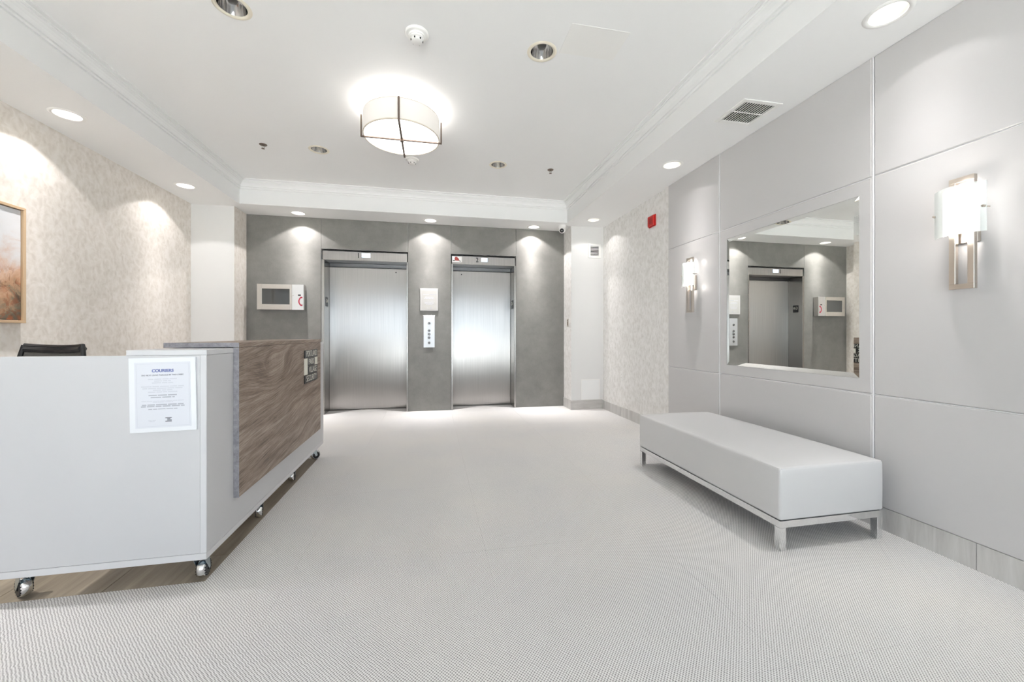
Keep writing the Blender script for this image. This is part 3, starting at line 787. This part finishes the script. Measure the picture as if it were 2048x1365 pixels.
# ------------------------------------------------------------------ wall mirror
mo = (XR, (MIR[0] + MIR[1]) / 2, (MIR[2] + MIR[3]) / 2)
mr = thing('wall_mirror', mo, 'square mirror with angled glass rim on the grey wall above the bench', 'mirror')
bw, bd = .030, .0034
b = MB(mo); bm = b.bm
P = lambda x, y, z: bm.verts.new(Vector((x, y, z)) - b.o)
R4 = lambda x, i: [P(x, MIR[0] + i, MIR[2] + i), P(x, MIR[1] - i, MIR[2] + i), P(x, MIR[1] - i, MIR[3] - i), P(x, MIR[0] + i, MIR[3] - i)]
fr, ed = R4(XR - .001, bw + .001), R4(XR - .001 + bd, .001)
bm.faces.new(fr)
b.build('mirror_glass', 'mirror', mr)
b = MB(mo); bm = b.bm
fr, ed, bk = R4(XR - .001, bw + .001), R4(XR - .001 + bd, .001), R4(XRW - .005, .001)
for A, B in ((fr, ed), (ed, bk)):
    for i in range(4): bm.faces.new([A[i], A[(i + 1) % 4], B[(i + 1) % 4], B[i]])
bm.faces.new(bk)
b.build('bevelled_edge', 'mirror', mr)

# ------------------------------------------------------------------ wall sconces
def sconce_at(yc, label):
    o = (XR, yc, 1.6); s = thing('wall_sconce', o, label, 'lamp', 'sconces either side of the mirror')
    F = .058                                     # frame front off the wall
    b = MB(o)
    for s_ in (-1, 1): b.box(XR - F, XR - F + .022, yc + s_ * .034 - .012, yc + s_ * .034 + .012, 1.362, 1.848, .0012)
    for z0_ in (1.338, 1.848): b.box(XR - F, XR - F + .022, yc - .046, yc + .046, z0_, z0_ + .024, .0012)
    b.build('frame_loop', 'nickel', s)
    MB(o).box(XR - .026, XR - .001, yc - .040, yc + .040, 1.56, 1.70, .002).build('wall_plate', 'nickel', s)
    def bow(halfw, x_edge, x_mid, z0_, z1_, t, n_=14):
        pts_ = []
        for i in range(n_ + 1):
            u = -1 + 2 * i / n_; pts_.append((x_edge + (x_mid - x_edge) * (1 - u * u), yc + u * halfw))
        b = MB(o).prism([(x_, y_, z0_) for x_, y_ in pts_] + [(x_ + t, y_, z0_) for x_, y_ in pts_[::-1]], (0, 0, z1_ - z0_))
        return b
    bow(.094, XR - F - .012, XR - F - .058, 1.592, 1.822, .004).build('clear_glass_shield', 'clear_glass', s, 40)
    bow(.066, XR - F - .004, XR - F - .044, 1.600, 1.815, .004).build('opal_diffuser', 'opal', s, 40)
    for s_ in (-1, 1):
        MB(o).lathe([(0, .016), (.005, .014), (.005, 0), (.003, 0), (.003, -.03)], (XR - F - .013, yc + s_ * .089, 1.705), (-1, 0, 0), 12).build('glass_pin', 'nickel', s, 40)
    L = bpy.data.lights.new('sconce_bulb', 'POINT'); L.energy = SCONCE_W; L.color = (1, .93, .86); L.shadow_soft_size = .02
    for z_ in (1.835, 1.58):
        lo = bpy.data.objects.new('sconce_bulb', L); C.objects.link(lo); lo.parent = s; lo.location = (-F - .03, 0, z_ - 1.6)
    return s
sconce_at(1.415, 'nickel wall sconce with a glowing glass shade, right of the mirror')
sconce_at(3.440, 'nickel wall sconce with a glowing glass shade, left of the mirror')

# ------------------------------------------------------------------ ceiling drum light
dc = (-.252, 3.47, 2.87); dx, dy = dc[0], dc[1]; zb_, zt_ = 2.788, 2.960; R = .312
dl = thing('drum_ceiling_light', (dx, dy, zb_), 'large lit drum ceiling light with a metal cross under its shade', 'lamp')
do = (dx, dy, zb_)
MB(do).lathe([(R, zb_), (R, zt_), (R - .004, zt_), (R - .004, zb_)], (dx, dy, 0), n=64, close=True).build('drum_shade', 'shade', dl, 40)
MB(do).lathe([(R + .001, zb_ - .001), (R + .001, zb_ + .008), (R - .006, zb_ + .008), (R - .006, zb_ - .001)], (dx, dy, 0), n=64, close=True) \
      .lathe([(R + .001, zt_ - .005), (R + .001, zt_ + .001), (R - .006, zt_ + .001), (R - .006, zt_ - .005)], (dx, dy, 0), n=64, close=True).build('shade_band', 'shade_band', dl, 40)
MB(do).lathe([(0, zb_ + .002), (R - .008, zb_ + .004), (R - .008, zb_ + .010), (0, zb_ + .008)], (dx, dy, 0), n=64).build('diffuser', 'drum_bottom', dl, 40)
for ax in (0, 1):
    b = MB(do); w_ = .008; e = R + .016
    q = lambda a0, a1, c0, c1, z0, z1: b.box(*((dx + a0, dx + a1, dy + c0, dy + c1) if ax == 0 else (dx + c0, dx + c1, dy + a0, dy + a1)), z0, z1, .001)
    q(-e, e, -w_, w_, zb_ - .016, zb_ - .006)
    for s_ in (-1, 1): q(s_ * e - .006, s_ * e + .006, -w_, w_, zb_ - .016, zt_ - .004)
    b.build('cross_bar', 'bronze', dl)
MB(do).box(dx - .014, dx + .014, dy - .014, dy + .014, zb_ - .026, zb_ + .003, .002).build('finial', 'bronze', dl)
MB(do).lathe([(0, ZC - .002), (.07, ZC - .002), (.065, ZC - .028), (0, ZC - .03)], (dx, dy, 0), n=32).tube([(dx, dy, ZC - .03), (dx, dy, zb_ + .02)], .008, 10).build('canopy_stem', 'bronze', dl, 40)
L = bpy.data.lights.new('drum_bulb', 'POINT'); L.energy = DRUM_W; L.color = WARM; L.shadow_soft_size = .05
for q in range(3):
    a_ = 2 * PI * q / 3 + .5
    lo = bpy.data.objects.new('drum_bulb', L); C.objects.link(lo); lo.parent = dl; lo.location = (.10 * math.cos(a_), .10 * math.sin(a_), .165)

# ------------------------------------------------------------------ recessed lights
def beam_profile(L, gain, tight):
    # reflector lamp: even spill out to the cut-off plus a narrow centre beam straight down
    L.use_nodes = True; t = L.node_tree
    em = t.nodes['Emission']
    tc = t.nodes.new('ShaderNodeTexCoord'); sp = t.nodes.new('ShaderNodeSeparateXYZ')
    def mth(op, a, b=None):
        q = t.nodes.new('ShaderNodeMath'); q.operation = op
        for i, v in enumerate((a, b)):
            if v is None: continue
            if isinstance(v, (int, float)): q.inputs[i].default_value = v
            else: t.links.new(v, q.inputs[i])
        return q.outputs[0]
    t.links.new(tc.outputs['Normal'], sp.inputs[0])
    c = mth('ABSOLUTE', sp.outputs[2])
    e = mth('ADD', mth('POWER', c, 1.5), mth('MULTIPLY', mth('POWER', c, tight), gain))
    t.links.new(e, em.inputs['Strength'])
def downlight(x, y, lit, label, group):
    z = ZS if lit else ZC; o = (x, y, z)
    t = thing('recessed_downlight', o, label, 'light', group)
    r0 = .076
    MB(o).lathe([(r0, z + .004), (r0, z - .002), (.082, z - .006), (.092, z - .0055), (.100, z - .001), (.100, z + .001)], (x, y, 0), n=40).build('trim_ring', 'white_plastic' if lit else 'ivory', t, 50)
    if lit:
        MB(o).lathe([(r0, z + .004), (.072, z + .035), (.058, z + .075), (.050, z + .085)], (x, y, 0), n=36).build('reflector', 'reflector_white' if x < 2 else 'baffle', t, 60)
        dz_, rs = (0.0, 1.0) if x < 2 else (.010, .90)      # the right-hand cans sit deeper
        MB(o).lathe([(0, z + dz_ + .045), (.030 * rs, z + dz_ + .050), (.048 * rs, z + dz_ + .064), (.050 * rs, z + .085)], (x, y, 0), n=28).build('lamp', 'lamp_on', t, 60)
        L = bpy.data.lights.new('downlight_beam', 'SPOT'); L.energy, gain, tight = SPOT_W['far' if y > 5.5 else ('desk' if y < 3 else 'left') if x < 0 else 'corner' if y > 5 else 'right']; L.color = WARM
        L.spot_size = math.radians(SPOT_ANGLE); L.spot_blend = SPOT_BLEND; L.shadow_soft_size = .018
        beam_profile(L, gain, tight)
        lo = bpy.data.objects.new('downlight_beam', L); C.objects.link(lo); lo.parent = t; lo.location = (0, 0, -.012)
    else:
        MB(o).lathe([(r0, z + .003), (.072, z + .03), (.064, z + .075), (.052, z + .115), (.03, z + .135), (0, z + .138)], (x, y, 0), n=40).build('reflector', 'reflector', t, 60)
        MB(o).lathe([(0, z + .072), (.016, z + .075), (.026, z + .090), (.024, z + .105), (.013, z + .125), (.012, z + .137)], (x, y, 0), n=24).build('lamp', 'bulb_off', t, 60)
    return t
names_lit = ['lit downlight in the left soffit, nearer one', 'lit downlight in the left soffit, farther one', 'lit downlight in the left soffit, beyond the left edge of the picture',
             'lit downlight over the grey wall left of lift 1', 'lit downlight between the two lifts', 'lit downlight over the grey wall right of lift 2',
             'lit downlight in the right soffit by the far corner', 'lit downlight in the right soffit between corner and vent', 'lit downlight in the right soffit, nearest and largest']
for (x, y), nm in zip(LIT, names_lit): downlight(x, y, True, nm, 'lit downlights in the soffit')
for (x, y), nm in zip(UNLIT, ['unlit mirrored downlight in the tray, near left', 'unlit mirrored downlight in the tray, near right', 'unlit mirrored downlight in the tray, far left', 'unlit mirrored downlight in the tray, far right']):
    downlight(x, y, False, nm, 'unlit downlights in the tray ceiling')

# ------------------------------------------------------------------ smoke detectors, sprinklers
def smoke(x, y, label, s=1.0):
    o = (x, y, ZC); t = thing('smoke_detector', o, label, 'detector', 'smoke detectors')
    MB(o).lathe([(.072 * s, ZC), (.074 * s, ZC - .006), (.068 * s, ZC - .014), (.052 * s, ZC - .017), (.050 * s, ZC - .026), (0, ZC - .026)], (x, y, 0), n=36).build('base', 'white_plastic', t, 35)
    MB(o).lathe([(.044 * s, ZC - .026), (.045 * s, ZC - .036), (.036 * s, ZC - .040), (.034 * s, ZC - .054), (.028 * s, ZC - .058), (0, ZC - .058)], (x, y, 0), n=32).build('sensor_head', 'white_plastic', t, 35)
    b = MB(o)
    for q in range(6):
        a_ = 2 * PI * q / 6 + 1.2; b.box(x + .0352 * s * math.cos(a_) - .004, x + .0352 * s * math.cos(a_) + .004, y + .0352 * s * math.sin(a_) - .004, y + .0352 * s * math.sin(a_) + .004, ZC - .051, ZC - .043)
    stuff(b.build('sensor_slots', 'dark_void', t))
    return t
smoke(-.095, 2.575, 'white smoke detector nearer the viewer, in front of the drum light')
smoke(-.215, 4.435, 'white smoke detector behind the drum light')
def sprinkler(x, y, label):
    o = (x, y, ZC); t = thing('sprinkler_head', o, label, 'sprinkler', 'ceiling sprinklers')
    MB(o).lathe([(.036, ZC), (.034, ZC - .004), (.024, ZC - .006), (.012, ZC - .004), (0, ZC - .004)], (x, y, 0), n=24).build('escutcheon', 'bronze', t, 40)
    MB(o).tube([(x, y, ZC - .004), (x, y, ZC - .016)], .009, 10).tube([(x - .010, y, ZC - .014), (x - .012, y, ZC - .026), (x, y, ZC - .038)], .0022, 6).tube([(x + .010, y, ZC - .014), (x + .012, y, ZC - .026), (x, y, ZC - .038)], .0022, 6).build('frame_arms', 'bronze', t, 40)
    MB(o).lathe([(0, ZC - .038), (.015, ZC - .040), (.016, ZC - .042), (0, ZC - .043)], (x, y, 0), n=18).build('deflector', 'bronze', t, 40)
sprinkler(-1.67, 4.39, 'small dark sprinkler head left of the drum light')
sprinkler(1.348, 4.40, 'small dark sprinkler head right of the drum light')

# ------------------------------------------------------------------ air grilles
gx0, gx1, gy0, gy1 = 2.10, 2.415, 2.332, 2.632
go = ((gx0 + gx1) / 2, (gy0 + gy1) / 2, ZS)
gv = thing('ceiling_air_grille', go, 'white square air grille with dark slots in the right soffit', 'vent')
fwg = .034
b = MB(go)
b.box(gx0, gx0 + fwg, gy0, gy1, ZS - .007, ZS - .0002, .002).box(gx1 - fwg, gx1, gy0, gy1, ZS - .007, ZS - .0002, .002)
b.box(gx0 + fwg, gx1 - fwg, gy0, gy0 + fwg, ZS - .007, ZS - .0002, .002).box(gx0 + fwg, gx1 - fwg, gy1 - fwg, gy1, ZS - .007, ZS - .0002, .002)
b.build('frame', 'white_plastic', gv)
MB(go).box(gx0 + fwg, gx1 - fwg, gy0 + fwg, gy1 - fwg, ZS - .0012, ZS - .0003).build('duct_opening', 'dark_void', gv)  # dark plate stands for the shade inside the duct, no hole behind
ns = 12
for q in range(ns):
    x = gx0 + fwg + (gx1 - gx0 - 2 * fwg) * (q + .5) / ns
    MB((x, go[1], ZS)).box(x - .0018, x + .0018, gy0 + fwg, gy1 - fwg, ZS - .006, ZS - .0012).build('slat', 'white_plastic', gv)
MB(go).box(gx0 + fwg, gx1 - fwg, go[1] - .0025, go[1] + .0025, ZS - .0064, ZS - .0012).build('cross_slat', 'white_plastic', gv)
vx0, vx1, vz0, vz1 = 2.302, 2.501, 2.277, 2.489
vo = ((vx0 + vx1) / 2, YP, (vz0 + vz1) / 2)
gv = thing('wall_air_grille', vo, 'small white louvred grille high on the far right pier', 'vent')
b = MB(vo); f_ = .033
b.box(vx0, vx0 + f_, YP - .008, YP - .0002, vz0, vz1, .002).box(vx1 - f_, vx1, YP - .008, YP - .0002, vz0, vz1, .002).box(vx0 + f_, vx1 - f_, YP - .008, YP - .0002, vz0, vz0 + f_, .002).box(vx0 + f_, vx1 - f_, YP - .008, YP - .0002, vz1 - f_, vz1, .002)
b.build('frame', 'white_plastic', gv)
MB(vo).box(vx0 + f_, vx1 - f_, YP - .0015, YP - .0003, vz0 + f_, vz1 - f_).build('duct_opening', 'dark_void', gv)  # duct shade put in as a dark plate on the pier face
for q in range(7):
    z = vz0 + f_ + (vz1 - vz0 - 2 * f_) * (q + .5) / 7
    MB((vo[0], YP, z)).box(vx0 + f_, vx1 - f_, YP - .0065, YP - .0015, z - .0048, z + .0032).build('louvre', 'white_plastic', gv)

# ------------------------------------------------------------------ small wall fittings
ao = (2.332, YP, .29)
ap = thing('access_panel', ao, 'plain white access panel above the baseboard of the far right pier', 'panel')
MB(ao).box(2.180, 2.484, YP - .006, YP - .0003, .139, .448, .0015).build('panel_frame', 'white_plastic', ap)
MB(ao).box(2.196, 2.468, YP - .0085, YP - .006, .152, .432, .0012).build('panel_door', 'trim_white', ap)
MB(ao).lathe([(0, .002), (.005, .002), (.006, 0)], (2.215, YP - .0085, .28), (0, -1, 0), 12).build('latch', 'white_plastic', ap, 40)

oo = (XRW, 4.985, .555)
ou = thing('wall_outlet', oo, 'small white outlet plate low on the far right wallpapered wall', 'outlet')
MB(oo).box(XRW - .006, XRW - .0003, 4.948, 5.022, .495, .615, .002).build('cover_plate', 'white_plastic', ou)
for z in (.533, .577):
    rc = MB(oo).box(XRW - .0085, XRW - .006, 4.968, 5.002, z - .015, z + .015, .002).build('receptacle', 'white_plastic', ou)
    stuff(MB(oo).box(XRW - .0088, XRW - .0084, 4.977, 4.979, z - .004, z + .006).box(XRW - .0088, XRW - .0084, 4.991, 4.993, z - .004, z + .006).build('slots', 'dark_void', rc))

fo = (XRW, 4.215, 2.455)
fa = thing('fire_alarm', fo, 'small red fire alarm sounder high on the right wallpapered wall', 'alarm')
MB(fo).box(XRW - .012, XRW - .0003, 4.145, 4.285, 2.388, 2.522, .004, 2).build('back_plate', 'red', fa)
MB(fo).box(XRW - .034, XRW - .012, 4.150, 4.280, 2.393, 2.517, .010, 2).build('sounder_cover', 'red', fa)
b = MB(fo)
for q in range(6): b.box(XRW - .0348, XRW - .0335, 4.185, 4.245, 2.425 + q * .011, 2.429 + q * .011)
stuff(b.build('sounder_slots', mat('dark_red_slots', (0.10, 0.01, 0.01), .5), fa))

ro = (XPR, 5.727, 1.30)
rd = thing('key_switch', ro, 'slim dark metal switch plate on the side of the far right pier', 'switch')
MB(ro).box(XPR - .006, XPR - .0018, 5.697, 5.757, 1.243, 1.360, .001).build('plate', 'nickel', rd)
MB(ro).box(XPR - .010, XPR - .006, 5.712, 5.742, 1.262, 1.341, .001).build('rocker', 'bronze', rd)
MB(ro).lathe([(0, .003), (.004, .003), (.005, 0)], (XPR - .010, 5.727, 1.32), (-1, 0, 0), 10).build('indicator_lamp', 'white_plastic', rd, 40)

# security camera under the soffit
co = (1.895, 5.60, ZS)
cm_ = thing('security_camera', co, 'white turret security camera under the soffit in the far right corner', 'camera')
MB(co).lathe([(0, ZS - .0003), (.062, ZS - .0003), (.065, ZS - .012), (.059, ZS - .036), (.050, ZS - .048), (0, ZS - .048)], (co[0], co[1], 0), n=32).build('base', 'white_plastic', cm_, 40)
aim = Vector((-.35, -.75, -.42)).normalized(); bc = Vector((co[0], co[1] - .004, ZS - .066))
MB(co).lathe([(.050 * math.cos(t), .050 * math.sin(t)) for t in [(-PI / 2) + PI * .82 * i / 12 for i in range(13)]], bc, aim, 28).build('ball', 'white_plastic', cm_, 60)
MB(co).lathe([(.029, .041), (.031, .045), (.026, .0475), (.021, .043), (0, .043)], bc, aim, 24).build('lens', 'black', cm_, 40)
MB(co).lathe([(0, .0445), (.007, .0440), (.008, .043)], bc, aim, 14).build('lens_glass', 'chrome', cm_, 40)

# emergency phone cabinet
cx0, cx1, cz0, cz1, cd = -2.285, -1.712, 1.456, 1.798, .10
cy0 = YB - cd; po = ((cx0 + cx1) / 2, YB, (cz0 + cz1) / 2)
pc = thing('emergency_phone_cabinet', po, 'stainless wall cabinet with dark window and red handset symbol, left of the lifts', 'cabinet')
MB(po).box(cx0, cx1, cy0 + .003, YB - .0005, cz0, cz1, .002).build('cabinet_body', 'stainless_box', pc)
w0, w1, wz0, wz1 = cx0 + .060, cx0 + .398, cz0 + .072, cz1 - .062
dr = MB(po)
for a in ((cx0, w0, cz0, cz1), (w1, w1 + .028, cz0, cz1), (w0, w1, cz0, wz0), (w0, w1, wz1, cz1)): dr.box(a[0], a[1], cy0 - .004, cy0 + .0028, a[2], a[3], .0008)
dr = dr.build('cabinet_door', 'stainless_box', pc)
MB(po).box(w0, w1, cy0 + .0010, cy0 + .0026, wz0, wz1).build('window_pane', 'glass_dark', dr)
MB(po).box(w1 + .030, cx1, cy0 - .004, cy0 + .0028, cz0, cz1, .0008).build('side_plate', mat('pale_stainless', (.72, .72, .73), .3, 1.0), pc)
MB(po).lathe([(0, .012), (.008, .012), (.009, .009), (.006, .006), (.006, 0)], (w1 + .046, cy0 - .004, (cz0 + cz1) / 2 + .02), (0, -1, 0), 16).build('door_knob', 'chrome', pc, 40)
hx_, hz_ = cx1 - .045, cz0 + .115
MB(po).box(hx_ - .026, hx_ + .010, cy0 - .005, cy0 - .0038, hz_ + .075, hz_ + .093).build('label_strip', 'black', pc)
arc = []
for i in range(13):
    t = PI * .5 + .96 - 1.92 * i / 12 + PI / 2
    arc.append((hx_ + .052 + .072 * math.cos(t), hz_ + .072 * math.sin(t)))
b = MB(po)
inner = [(hx_ + .052 + .058 * math.cos(PI + .9 - 1.8 * i / 12), hz_ + .058 * math.sin(PI + .9 - 1.8 * i / 12)) for i in range(13)]
outer = [(hx_ + .052 + .074 * math.cos(PI + .9 - 1.8 * i / 12), hz_ + .074 * math.sin(PI + .9 - 1.8 * i / 12)) for i in range(13)]
for i in range(12):
    b.prism([(outer[i][0], cy0 - .004, outer[i][1]), (outer[i + 1][0], cy0 - .004, outer[i + 1][1]), (inner[i + 1][0], cy0 - .004, inner[i + 1][1]), (inner[i][0], cy0 - .004, inner[i][1])], (0, -.0015, 0))
for s_ in (-1, 1):
    b.box(hx_ + .002, hx_ + .030, cy0 - .0055, cy0 - .004, hz_ + s_ * .052 - .011, hz_ + s_ * .052 + .011, .0006)
b.build('handset_symbol', mat('crimson_print', srgb(170, 30, 60), .5), pc)

# notice board and call buttons between the lifts
no_ = (-.045, YB, 1.635)
nb = thing('lift_notice', no_, 'white framed paper notice on the grey wall between the lifts', 'notice')
MB(no_).box(-.172, .084, YB - .012, YB - .0005, 1.472, 1.798, .001).build('frame', mat('notice_frame', (.54, .53, .52), .5), nb)
MB(no_).box(-.152, .064, YB - .0128, YB - .0118, 1.492, 1.778).build('sheet', mat('notice_paper', (.50, .49, .47), .7, spec=.2), nb)
b = MB(no_); yn = YB - .0128
print_lines(b, [(-.044, 1.768, .20, .004), (-.09, 1.708, .08, .006), (-.044, 1.672, .12, .006), (-.044, 1.660, .13, .006), (-.044, 1.648, .15, .006), (-.044, 1.612, .16, .006), (-.044, 1.588, .13, .006), (-.044, 1.576, .13, .006), (-.044, 1.564, .09, .006), (-.065, 1.512, .02, .005)], yn, 12)
stuff(b.build('pale_print', 'ink_pale', nb))
b = MB(no_); print_lines(b, [(.01, 1.708, .10, .008)], yn, 2); stuff(b.box(-.028, -.008, yn - .0004, yn, 1.505, 1.519).build('dark_print', 'ink_grey', nb))
bo_ = (-.044, YB, 1.167)
bp = thing('lift_call_panel', bo_, 'pale steel call button panel with five round buttons between the lifts', 'panel')
MB(bo_).box(-.124, .036, YB - .008, YB - .0005, .931, 1.402, .0015).build('face_plate', mat('pale_brushed_plate', (.60, .61, .63), .38, .5), bp)
for z in (1.288, 1.180, 1.127, 1.075, 1.000):
    bt = MB((-.044, YB - .008, z)).lathe([(.020, 0), (.020, .004), (.016, .005), (.015, .003), (0, .003)], (-.044, YB - .008, z), (0, -1, 0), 24).build('button', 'stainless_frame', bp, 40)
    MB((-.044, YB - .008, z)).lathe([(0, .0066), (.011, .0062), (.0135, .003)], (-.044, YB - .008, z), (0, -1, 0), 20).build('button_cap', mat('dark_button', (.12, .12, .13), .3, .5), bt, 40)
b = MB(bo_); print_lines(b, [(-.044, 1.350, .11, .006), (-.044, 1.338, .07, .006), (-.044, 1.242, .05, .007), (-.044, 1.228, .04, .006)], YB - .008, 4); stuff(b.build('engraving', 'ink_pale', bp))

# ------------------------------------------------------------------ framed print on the left wall
fy0, fy1, fz0, fz1 = 2.36, 3.517, 1.203, 2.038
pt = thing('framed_landscape_print', (XL, fy0, fz0), 'misty autumn landscape print in a slim gilt wood frame on the left wall', 'picture')
fo_ = (XL, fy0, fz0); ft, fd = .019, .035
MB(fo_).box(XL + .0005, XL + .020, fy0 + ft + .004, fy1 - ft - .004, fz0 + ft + .004, fz1 - ft - .004).build('canvas', 'print', pt)
for nm, a in (('frame_rail', (fy0, fy1, fz0, fz0 + ft)), ('frame_rail', (fy0, fy1, fz1 - ft, fz1)), ('frame_stile', (fy0, fy0 + ft, fz0 + ft, fz1 - ft)), ('frame_stile', (fy1 - ft, fy1, fz0 + ft, fz1 - ft))):
    MB(fo_).box(XL + .0005, XL + fd, *a, .0015).build(nm, 'gold', pt)
